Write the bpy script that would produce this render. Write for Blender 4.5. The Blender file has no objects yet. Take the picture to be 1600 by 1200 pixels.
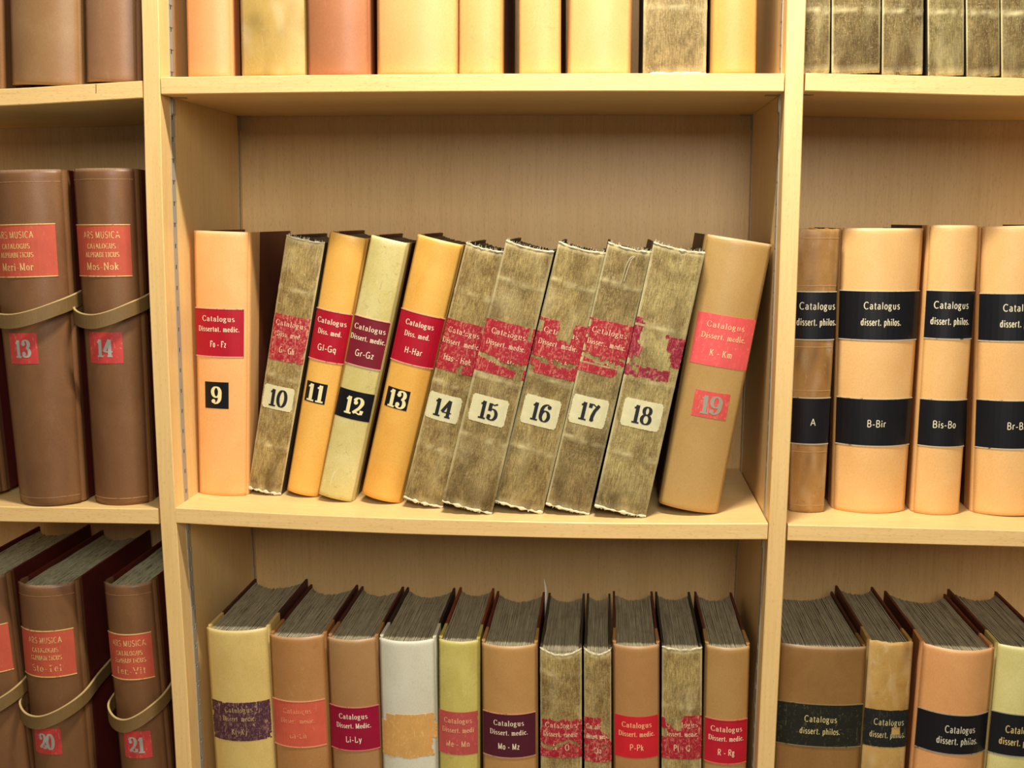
import bpy, bmesh, math, random
from mathutils import Vector, Matrix, noise
random.seed(7)
S = bpy.context.scene
COL = S.collection
# ------------------------------------------------------------------ camera
FPX = 1758.2
CAM = Vector((.205, -1.6407, .2326))
_p, _y, _r = .1457, .0828, .0049
FW = Vector((-math.sin(_y)*math.cos(_p), math.cos(_y)*math.cos(_p), -math.sin(_p)))
_R0 = Vector((math.cos(_y), math.sin(_y), 0)); _U0 = _R0.cross(FW)
RT = math.cos(_r)*_R0 + math.sin(_r)*_U0
UP = -math.sin(_r)*_R0 + math.cos(_r)*_U0
cd = bpy.data.cameras.new('camera'); cam = bpy.data.objects.new('camera', cd); COL.objects.link(cam)
cd.sensor_width = 36; cd.lens = FPX/1600*36; cd.clip_start = .02
M = Matrix((RT, UP, -FW)).transposed().to_4x4(); M.translation = CAM
cam.matrix_world = M; S.camera = cam
# ------------------------------------------------------------------ world, lamp, added fill, exposure
w = bpy.data.worlds.new('world'); S.world = w; w.use_nodes = True
w.node_tree.nodes['Background'].inputs[0].default_value = (1, .95, .84, 1)
w.node_tree.nodes['Background'].inputs[1].default_value = .15
def area(name, loc, size, sy, power, col, target):
    l = bpy.data.lights.new(name, 'AREA'); l.shape = 'RECTANGLE'; l.size = size; l.size_y = sy
    l.energy = power; l.color = col
    o = bpy.data.objects.new(name, l); COL.objects.link(o); o.location = loc
    o.rotation_euler = (Vector(target)-Vector(loc)).to_track_quat('-Z', 'Y').to_euler()
    return o
area('ceiling_lamp', (.22, -.46, 1.42), .36, .05, 28, (1, .93, .80), (.15, 0, .0))
area('front_fill', (.45, -2.7, 1.10), .9, 1.0, 39, (1, .94, .84), (.05, 0, -.05))  # broad fill light added out in front to brighten spines and bay backs
S.view_settings.view_transform = 'Standard'; S.view_settings.look = 'None'
S.view_settings.gamma = 1; S.view_settings.use_curve_mapping = False
S.view_settings.exposure = .31
# ------------------------------------------------------------------ helpers
def ray(px, py): return FW + (px-800)/FPX*RT + (600-py)/FPX*UP
def atY(px, py, Y): d = ray(px, py); return CAM + d*((Y-CAM.y)/d.y)
def atZ(px, py, Z): d = ray(px, py); return CAM + d*((Z-CAM.z)/d.z)
def lin(c):
    c = c/255.
    return c/12.92 if c <= .04045 else ((c+.055)/1.055)**2.4
def rgb(c): return (lin(c[0]), lin(c[1]), lin(c[2]), 1)
def interp(tab, x):
    if x <= tab[0][0]: return tab[0][1]
    for (a, b), (c, d) in zip(tab, tab[1:]):
        if x <= c: return b + (d-b)*(x-a)/(c-a)
    return tab[-1][1]
def link(name, me, m=None, parent=None, label=None):
    o = bpy.data.objects.new(name, me); COL.objects.link(o)
    if m: me.materials.append(m)
    if parent: o.parent = parent
    if label: o['label'] = label
    return o
def mesh(name, vs, fs, m=None, parent=None, label=None, smooth=False):
    me = bpy.data.meshes.new(name); me.from_pydata([tuple(v) for v in vs], [], fs)
    if smooth:
        for p in me.polygons: p.use_smooth = True
    me.update()
    return link(name, me, m, parent, label)
def fixn(me):
    bm = bmesh.new(); bm.from_mesh(me); bmesh.ops.recalc_face_normals(bm, faces=bm.faces); bm.to_mesh(me); bm.free()
def tag(o, label, cat, group=None):
    o['label'] = label; o['category'] = cat
    if group: o['group'] = group
    return o
def empty(name, loc, rot=(0, 0, 0)):
    o = bpy.data.objects.new(name, None); COL.objects.link(o); o.location = loc; o.rotation_euler = rot
    o.empty_display_size = .05
    return o
# ------------------------------------------------------------------ materials
class NT:
    def __init__(s, name, rough=.5, spec=.5):
        s.m = bpy.data.materials.new(name); s.m.use_nodes = True; s.t = s.m.node_tree
        s.b = s.t.nodes['Principled BSDF']; s.b.inputs['Roughness'].default_value = rough
        s.b.inputs['Specular IOR Level'].default_value = spec
        s.tc = s.t.nodes.new('ShaderNodeTexCoord')
    def mapp(s, sc, loc=(0, 0, 0), rot=(0, 0, 0)):
        n = s.t.nodes.new('ShaderNodeMapping'); s.t.links.new(s.tc.outputs['Object'], n.inputs[0])
        n.inputs['Scale'].default_value = sc; n.inputs['Location'].default_value = loc; n.inputs['Rotation'].default_value = rot
        return n.outputs[0]
    def noise(s, vec, scale=1, detail=3, rough=.55, dist=0):
        n = s.t.nodes.new('ShaderNodeTexNoise'); s.t.links.new(vec, n.inputs['Vector'])
        n.inputs['Scale'].default_value = scale; n.inputs['Detail'].default_value = detail
        n.inputs['Roughness'].default_value = rough; n.inputs['Distortion'].default_value = dist
        return n.outputs[0]
    def ramp(s, f, lo, hi):
        n = s.t.nodes.new('ShaderNodeMapRange'); s.t.links.new(f, n.inputs[0])
        n.inputs[1].default_value = lo; n.inputs[2].default_value = hi
        return n.outputs[0]
    def math(s, op, a, b):
        n = s.t.nodes.new('ShaderNodeMath'); n.operation = op
        for i, v in enumerate((a, b)):
            if isinstance(v, (int, float)): n.inputs[i].default_value = v
            else: s.t.links.new(v, n.inputs[i])
        n.use_clamp = True
        return n.outputs[0]
    def mix(s, f, a, b):
        n = s.t.nodes.new('ShaderNodeMix'); n.data_type = 'RGBA'
        for i, v in ((0, f), (6, a), (7, b)):
            if isinstance(v, (int, float)): n.inputs[i].default_value = v
            elif isinstance(v, tuple): n.inputs[i].default_value = v
            else: s.t.links.new(v, n.inputs[i])
        return n.outputs[2]
    def attr(s, name):
        n = s.t.nodes.new('ShaderNodeAttribute'); n.attribute_name = name; return n.outputs['Fac']
    def bump(s, f, dist, strength=.6):
        n = s.t.nodes.new('ShaderNodeBump'); s.t.links.new(f, n.inputs['Height'])
        n.inputs['Distance'].default_value = dist; n.inputs['Strength'].default_value = strength
        s.t.links.new(n.outputs[0], s.b.inputs['Normal'])
    def out(s, c):
        s.t.links.new(c, s.b.inputs['Base Color']) if not isinstance(c, tuple) else setattr(s.b.inputs['Base Color'], 'default_value', c)
        return s.m
_cache = {}
def memo(f):
    def g(*a):
        k = (f.__name__,)+a
        if k not in _cache: _cache[k] = f(*a)
        return _cache[k]
    return g
@memo
def wood(axis, c1, c2, cf):
    n = NT('beech_veneer', .42, .4)
    long_, fine, sh = 2.2, 90, 900
    def sc(a, b): return tuple(a if 'xyz'[i] == axis else b for i in range(3))
    a = n.noise(n.mapp(sc(1.5, 16)), 1, 4, .6, .4)
    b = n.noise(n.mapp(sc(9, 260)), 1, 3, .6)
    f = n.noise(n.mapp(sc(120, 1300)), 1, 2, .5)
    c = n.mix(n.ramp(a, .3, .7), rgb(c1), rgb(c2))
    c = n.mix(n.math('MULTIPLY', n.ramp(b, .45, .75), .2), c, rgb(cf))
    c = n.mix(n.math('MULTIPLY', n.ramp(f, .62, .70), .55), c, rgb(cf))
    n.bump(f, .0002, .3)
    return n.out(c)
@memo
def leather(c1, c2, rough, mott, seed):
    "smooth leather or cloth-covered spine: mottling, fine pores, pale wear from the wear attribute, grime from dirt"
    n = NT('book_leather', rough, .42)
    a = n.noise(n.mapp((14, 14, 9), (seed, 0, 0)), 1, 4, .6, .5)
    g = n.noise(n.mapp((500, 500, 380)), 1, 2, .6)
    s = n.noise(n.mapp((90, 90, 30), (0, seed, 0), (.3, .5, .1)), 1, 5, .7, 1.2)
    pale = tuple(min(255, int(x*.6+105)) for x in c1); dark = tuple(int(x*.55) for x in c2)
    c = n.mix(n.ramp(a, .35, .68), rgb(c1), rgb(c2))
    c = n.mix(n.math('MULTIPLY', n.ramp(g, .4, .75), .16), c, rgb(dark))
    c = n.mix(n.math('MULTIPLY', n.ramp(s, .60, .74), mott), c, rgb(pale))
    s2 = n.noise(n.mapp((60, 60, 60), (seed, seed, 3)), 1, 5, .7, 2)
    c = n.mix(n.math('MULTIPLY', n.ramp(s2, .60, .72), mott*.8), c, rgb(dark))
    c = n.mix(n.math('MULTIPLY', n.attr('wear'), n.ramp(g, .2, .55)), c, rgb(pale))
    c = n.mix(n.math('MULTIPLY', n.attr('dirt'), n.ramp(a, .3, .6)), c, rgb(dark))
    n.bump(g, .0003, .35)
    return n.out(c)
@memo
def cloth(c1, c2, seed):
    "old rubbed grey-brown book cloth: vertical threads, speckle, bald patches"
    c1 = (c1[0], int(c1[1]*.97), int(c1[2]*.88)); c2 = (min(255, int(c2[0]*1.03)), c2[1], int(c2[2]*.93))
    n = NT('worn_book_cloth', .85, .2)
    a = n.noise(n.mapp((26, 26, 17), (seed, 0, seed)), 1, 6, .7, .6)
    th = n.noise(n.mapp((700, 700, 75), (0, seed, 0)), 1, 3, .65)
    wf = n.noise(n.mapp((160, 160, 520)), 1, 2, .6)
    sp = n.noise(n.mapp((480, 480, 300)), 1, 4, .75)
    dark = tuple(int(x*.42) for x in c1); pale = (222, 208, 156)
    c = n.mix(n.ramp(a, .38, .62), rgb(tuple(int(x*.9) for x in c1)), rgb(c2))
    c = n.mix(n.math('MULTIPLY', n.ramp(th, .40, .60), .52), c, rgb(dark))
    c = n.mix(n.math('MULTIPLY', n.ramp(wf, .5, .72), .30), c, rgb(dark))
    c = n.mix(n.math('MULTIPLY', n.ramp(sp, .50, .68), .30), c, rgb(pale))
    sc = n.noise(n.mapp((55, 55, 260), (seed, 1, 0), (0, .5, 0)), 1, 3, .6, 2.5)
    c = n.mix(n.math('MULTIPLY', n.ramp(sc, .66, .72), .5), c, rgb(pale))
    wv = n.math('MULTIPLY', n.attr('wear'), n.ramp(a, .15, .5))
    c = n.mix(wv, c, rgb(pale))
    c = n.mix(n.math('MULTIPLY', n.attr('dirt'), n.ramp(sp, .3, .52)), c, rgb((70, 54, 34)))
    n.bump(sp, .0006, .5)
    return n.out(c)
@memo
def paperlabel(c1, worn, base, rough):
    "label paper; worn parts show the paper core"
    n = NT('label_paper', rough, .4)
    a = n.noise(n.mapp((38, 38, 38)), 1, 2, .6)
    g = n.noise(n.mapp((220, 220, 170), (2, 1, 3)), 1, 5, .75, .8)
    st = n.noise(n.mapp((230, 230, 45), (0, 5, 1), (.2, .7, .2)), 1, 4, .7, 1.5)
    c = n.mix(n.math('MULTIPLY', n.ramp(a, .3, .7), .35), rgb(c1), rgb(tuple(int(x*.78) for x in c1)))
    if worn > 0:
        c = n.mix(n.math('MULTIPLY', n.ramp(g, .62-.14*worn, .68), .35+.6*worn), c, rgb(base))
        c = n.mix(n.math('MULTIPLY', n.ramp(st, .63-.1*worn, .67), .3+.6*worn), c, rgb(base))
    return n.out(c)
@memo
def ink(c, rough, metal, fade, c2):
    n = NT('lettering_print', rough, .5); n.b.inputs['Metallic'].default_value = metal
    if fade > 0:
        g = n.noise(n.mapp((150, 150, 150), (3, 3, 1)), 1, 4, .7)
        return n.out(n.mix(n.math('MULTIPLY', n.ramp(g, .62-.25*fade, .68-.1*fade), .9), rgb(c), rgb(c2)))
    return n.out(rgb(c))
@memo
def pages(c1, c2):
    n = NT('page_edges', .9, .15)
    a = n.noise(n.mapp((1500, 12, 12)), 1, 3, .7)
    b = n.noise(n.mapp((60, 30, 60)), 1, 3, .6)
    c = n.mix(n.ramp(a, .35, .62), rgb(c1), rgb(c2))
    c = n.mix(n.math('MULTIPLY', n.ramp(b, .5, .8), .4), c, rgb((96, 84, 62)))
    return n.out(c)
@memo
def plain(name, c, rough, metal):
    n = NT(name, rough, .4); n.b.inputs['Metallic'].default_value = metal
    a = n.noise(n.mapp((120, 120, 120)), 1, 3, .6)
    return n.out(n.mix(n.math('MULTIPLY', a, .25), rgb(c), rgb(tuple(int(x*.7) for x in c))))
BE1, BE2, BEF = (243, 207, 142), (236, 196, 128), (178, 128, 66)
W_X = wood('x', BE1, BE2, BEF); W_Z = wood('z', BE1, BE2, BEF); W_B = wood('z', (226, 190, 132), (220, 180, 120), (164, 124, 72))
M_STRIP = plain('galvanised_strip', (176, 168, 150), .5, .15)
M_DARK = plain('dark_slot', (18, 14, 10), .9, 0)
M_FRAY = plain('frayed_cloth_edge', (232, 222, 190), .95, 0)
M_HOLLOW = plain('old_glue_hollow', (62, 46, 32), .95, 0)
# ------------------------------------------------------------------ setting and bookcase
ZF = -1.36
def box(vs, fs, x0, x1, y0, y1, z0, z1):
    b = len(vs)
    vs += [(x0, y0, z0), (x1, y0, z0), (x1, y1, z0), (x0, y1, z0), (x0, y0, z1), (x1, y0, z1), (x1, y1, z1), (x0, y1, z1)]
    fs += [tuple(b+i for i in f) for f in ((0, 3, 2, 1), (4, 5, 6, 7), (0, 1, 5, 4), (1, 2, 6, 5), (2, 3, 7, 6), (3, 0, 4, 7))]
def boxobj(name, d, m, parent=None, label=None, bev=0):
    vs, fs = [], []; box(vs, fs, *d)
    o = mesh(name, vs, fs, m, parent, label)
    if bev:
        md = o.modifiers.new('bevel', 'BEVEL'); md.width = bev; md.segments = 2
    return o
fl = boxobj('floor', (-3, 3, -3, .5, ZF-.05, ZF), plain('floor_linoleum', (150, 132, 100), .5, 0)); fl['kind'] = 'structure'
wb = boxobj('wall_back', (-3, 3, .42, .5, ZF, 1.7), plain('painted_plaster', (214, 204, 180), .8, 0)); wb['kind'] = 'structure'
DEP = .372
LTAB = [(-.64, -.4540), (-.42, -.4585), (-.21, -.4650), (.0, -.4660), (.156, -.4665), (.32, -.4650), (.55, -.4585)]
RTAB = [(-.60, .4600), (-.40, .4620), (-.22, .4635), (.0, .4650), (.20, .4645), (.42, .4625), (.54, .4600)]
case = empty('bookcase', (0, DEP/2, ZF)); tag(case, 'pale beech bookcase with upright side panels, metal shelf rails and three bays of books', 'bookcase')
PI_ = case.matrix_world.inverted()
def local(o, par): o.matrix_parent_inverse = Matrix.Translation(-par.location); return o
ZT = .86
def upright(tab, label):
    vs, fs = [], []; hw = .0128; N = 24; b = .0012
    for i in range(N+1):
        z = ZF + (ZT-ZF)*i/N
        # smooth the measured bow
        x = sum(interp(tab, z+dz) for dz in (-.12, -.06, 0, .06, .12))/5
        vs += [(x-hw+b, 0, z), (x+hw-b, 0, z), (x+hw, b, z), (x+hw, DEP, z), (x-hw, DEP, z), (x-hw, b, z)]
    for i in range(N):
        for k in range(6):
            a, c = i*6+k, i*6+(k+1) % 6; fs.append((a, c, c+6, a+6))
    fs += [tuple(range(5, -1, -1)), tuple(N*6+k for k in range(6))]
    o = mesh('side_panel', vs, fs, W_Z, case, label)
    return local(o, case)
def face_x(tab, z, side):
    return sum(interp(tab, z+dz) for dz in (-.12, -.06, 0, .06, .12))/5 + side*.0128
FARL = [(-1, -1.395), (1, -1.395)]; FARR = [(-1, 1.395), (1, 1.395)]
up = [upright(LTAB, None), upright(RTAB, None), upright(FARL, None), upright(FARR, None)]
for x0, x1 in ((-1.38, -.479), (-.451, .451), (.479, 1.38)):
    local(boxobj('back_panel', (x0-.012, x1+.012, DEP, DEP+.008, ZF, ZT), W_B, case), case)
# slotted metal rails let into the panels, slots are real holes between rungs
def rail(tab, side, y0, z0=-.80, z1=.84, wd=.011):
    vs, fs = [], []
    pitch = .032; z = z0; t = .0012
    while z < z1:
        def fx(zz): return face_x(tab, zz, side)
        def bx(ya, yb, za, zb):
            xa = fx((za+zb)/2)
            if side > 0: box(vs, fs, xa-.0004, xa+t, ya, yb, za, zb)
            else: box(vs, fs, xa-t, xa+.0004, ya, yb, za, zb)
        bx(y0, y0+wd*.33, z, z+pitch); bx(y0+wd*.67, y0+wd, z, z+pitch)
        bx(y0+wd*.33, y0+wd*.67, z, z+pitch*.80)
        z += pitch
    o = mesh('slotted_rail', vs, fs, M_STRIP, case, 'grey metal slotted shelf rail'); local(o, case)
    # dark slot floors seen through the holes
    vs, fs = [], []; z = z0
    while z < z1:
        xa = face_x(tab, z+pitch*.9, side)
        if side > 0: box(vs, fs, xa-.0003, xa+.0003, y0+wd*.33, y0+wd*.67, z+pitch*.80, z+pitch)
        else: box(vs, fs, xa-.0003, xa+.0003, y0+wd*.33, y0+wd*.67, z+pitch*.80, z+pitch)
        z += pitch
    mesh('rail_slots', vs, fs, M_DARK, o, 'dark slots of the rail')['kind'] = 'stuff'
rail(LTAB, 1, .037, wd=.015); rail(LTAB, 1, .350, wd=.009)
rail(RTAB, -1, .037, wd=.015); rail(RTAB, -1, .345, wd=.009)
rail(LTAB, -1, .040); rail(RTAB, 1, .040)
# shelves: list of front top edge points (x, z)
TH = .0245
SH = {
 ('L', 0): [(-1.378, .412), (-.693, .4185), (-.4765, .4297)],
 ('C', 0): [(-.4478, .4348), (-.22, .4366), (.0117, .4371), (.24, .4364), (.4478, .4350)],
 ('R', 0): [(.4770, .4356), (.7714, .4268), (1.378, .424)],
 ('L', 1): [(-1.378, -.2180), (-.7337, -.2164), (-.4795, -.2134)],
 ('C', 1): [(-.4508, -.2107), (-.28, -.2157), (-.1057, -.2182), (.1661, -.2175), (.32, -.2145), (.4492, -.2107)],
 ('R', 1): [(.4785, -.2116), (.8151, -.2113), (1.378, -.213)],
 ('L', 2): [(-1.378, -.861), (-.4765, -.861)],
 ('C', 2): [(-.4475, -.826), (.4475, -.826)],
 ('R', 2): [(.4765, -.830), (1.378, -.830)],
}
def zs(bay, lv, x): return interp(SH[(bay, lv)], x)
SHL = {
 ('L', 0): 'beech shelf above the two strapped volumes 13 and 14, left bay',
 ('C', 0): 'uppermost beech shelf of the middle bay, above the empty space over volumes 9 to 19',
 ('R', 0): 'uppermost beech shelf of the right bay, under the row of grey cloth books',
 ('L', 1): 'lower beech shelf of the left bay, under the strapped brown volumes 13 and 14',
 ('C', 1): 'beech shelf of the middle bay carrying the leaning volumes 9 to 19',
 ('R', 1): 'lower beech shelf of the right bay, carrying the peach books with black bands',
}
def shelf(key):
    pts = SH[key]; xs = []
    a, b = pts[0][0], pts[-1][0]; n = 16
    vs, fs = [], []; e = .0012
    y1 = DEP-.002
    for i in range(n+1):
        x = a+(b-a)*i/n; z = sum(interp(pts, min(b, max(a, x+d))) for d in (-.04, 0, .04))/3
        z = interp(pts, x) if i in (0, n) else z
        vs += [(x, .0+e, z), (x, y1, z), (x, y1, z-TH), (x, e, z-TH), (x, 0, z-TH+e), (x, 0, z-e)]
    for i in range(n):
        for k in range(6):
            p, q = i*6+k, i*6+(k+1) % 6; fs.append((p, p+6, q+6, q))
    fs += [tuple(range(6)), tuple(n*6+5-k for k in range(6))]
    if key[1] < 2:
        c = Vector(((a+b)/2, DEP/2, interp(pts, (a+b)/2)))
        o = mesh('shelf', [Vector(v)-c for v in vs], fs, W_X); o.location = c
        tag(o, SHL[key], 'shelf', 'beech shelves')
        return o
    return local(mesh('bottom_board', vs, fs, W_X, case), case)
shelves = {k: shelf(k) for k in SH}
m = local(boxobj('plinth', (-1.38, 1.38, .03, .05, ZF, -.886), W_X, case), case)
# fine pencil line on the left shelf edge
sh = shelves[('L', 0)]
p = atY(150, 139, -.0003)
mesh('pencil_mark', [Vector(v)-sh.location for v in ((p.x-.0006, -.0004, p.z-.006), (p.x+.0004, -.0004, p.z-.006), (p.x+.0009, -.0004, p.z+.007), (p.x, -.0004, p.z+.007))],
     [(0, 1, 2, 3)], plain('pencil', (120, 84, 50), .8, 0), sh, 'thin dark pencil mark')
# metal clips that carry the shelf ends
def clip(tab, side, y, z):
    x = face_x(tab, z, side); s = side; vs, fs = [], []
    xa = x+s*.0012
    box(vs, fs, *sorted((xa, xa+s*.0012)), y-.006, y+.006, z-.024, z-.0002)
    box(vs, fs, *sorted((xa, xa+s*.020)), y-.006, y+.006, z-.0014, z-.0001)
    o = mesh('shelf_clip', vs, fs, M_STRIP, case, 'small grey metal L-shaped clip'); local(o, case)
for lv in (0, 1):
    for y in (.046, .354):
        clip(LTAB, 1, y, zs('C', lv, -.45)-TH); clip(RTAB, -1, y, zs('C', lv, .45)-TH)
        clip(LTAB, -1, y, zs('L', lv, -.48)-TH); clip(RTAB, 1, y, zs('R', lv, .48)-TH)
# ------------------------------------------------------------------ stroke lettering
def A(cx, cy, rx, ry, a0, a1, n=12):
    return [(cx+rx*math.cos(math.radians(a0+(a1-a0)*i/n)), cy+ry*math.sin(math.radians(a0+(a1-a0)*i/n))) for i in range(n+1)]
X = .66
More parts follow.
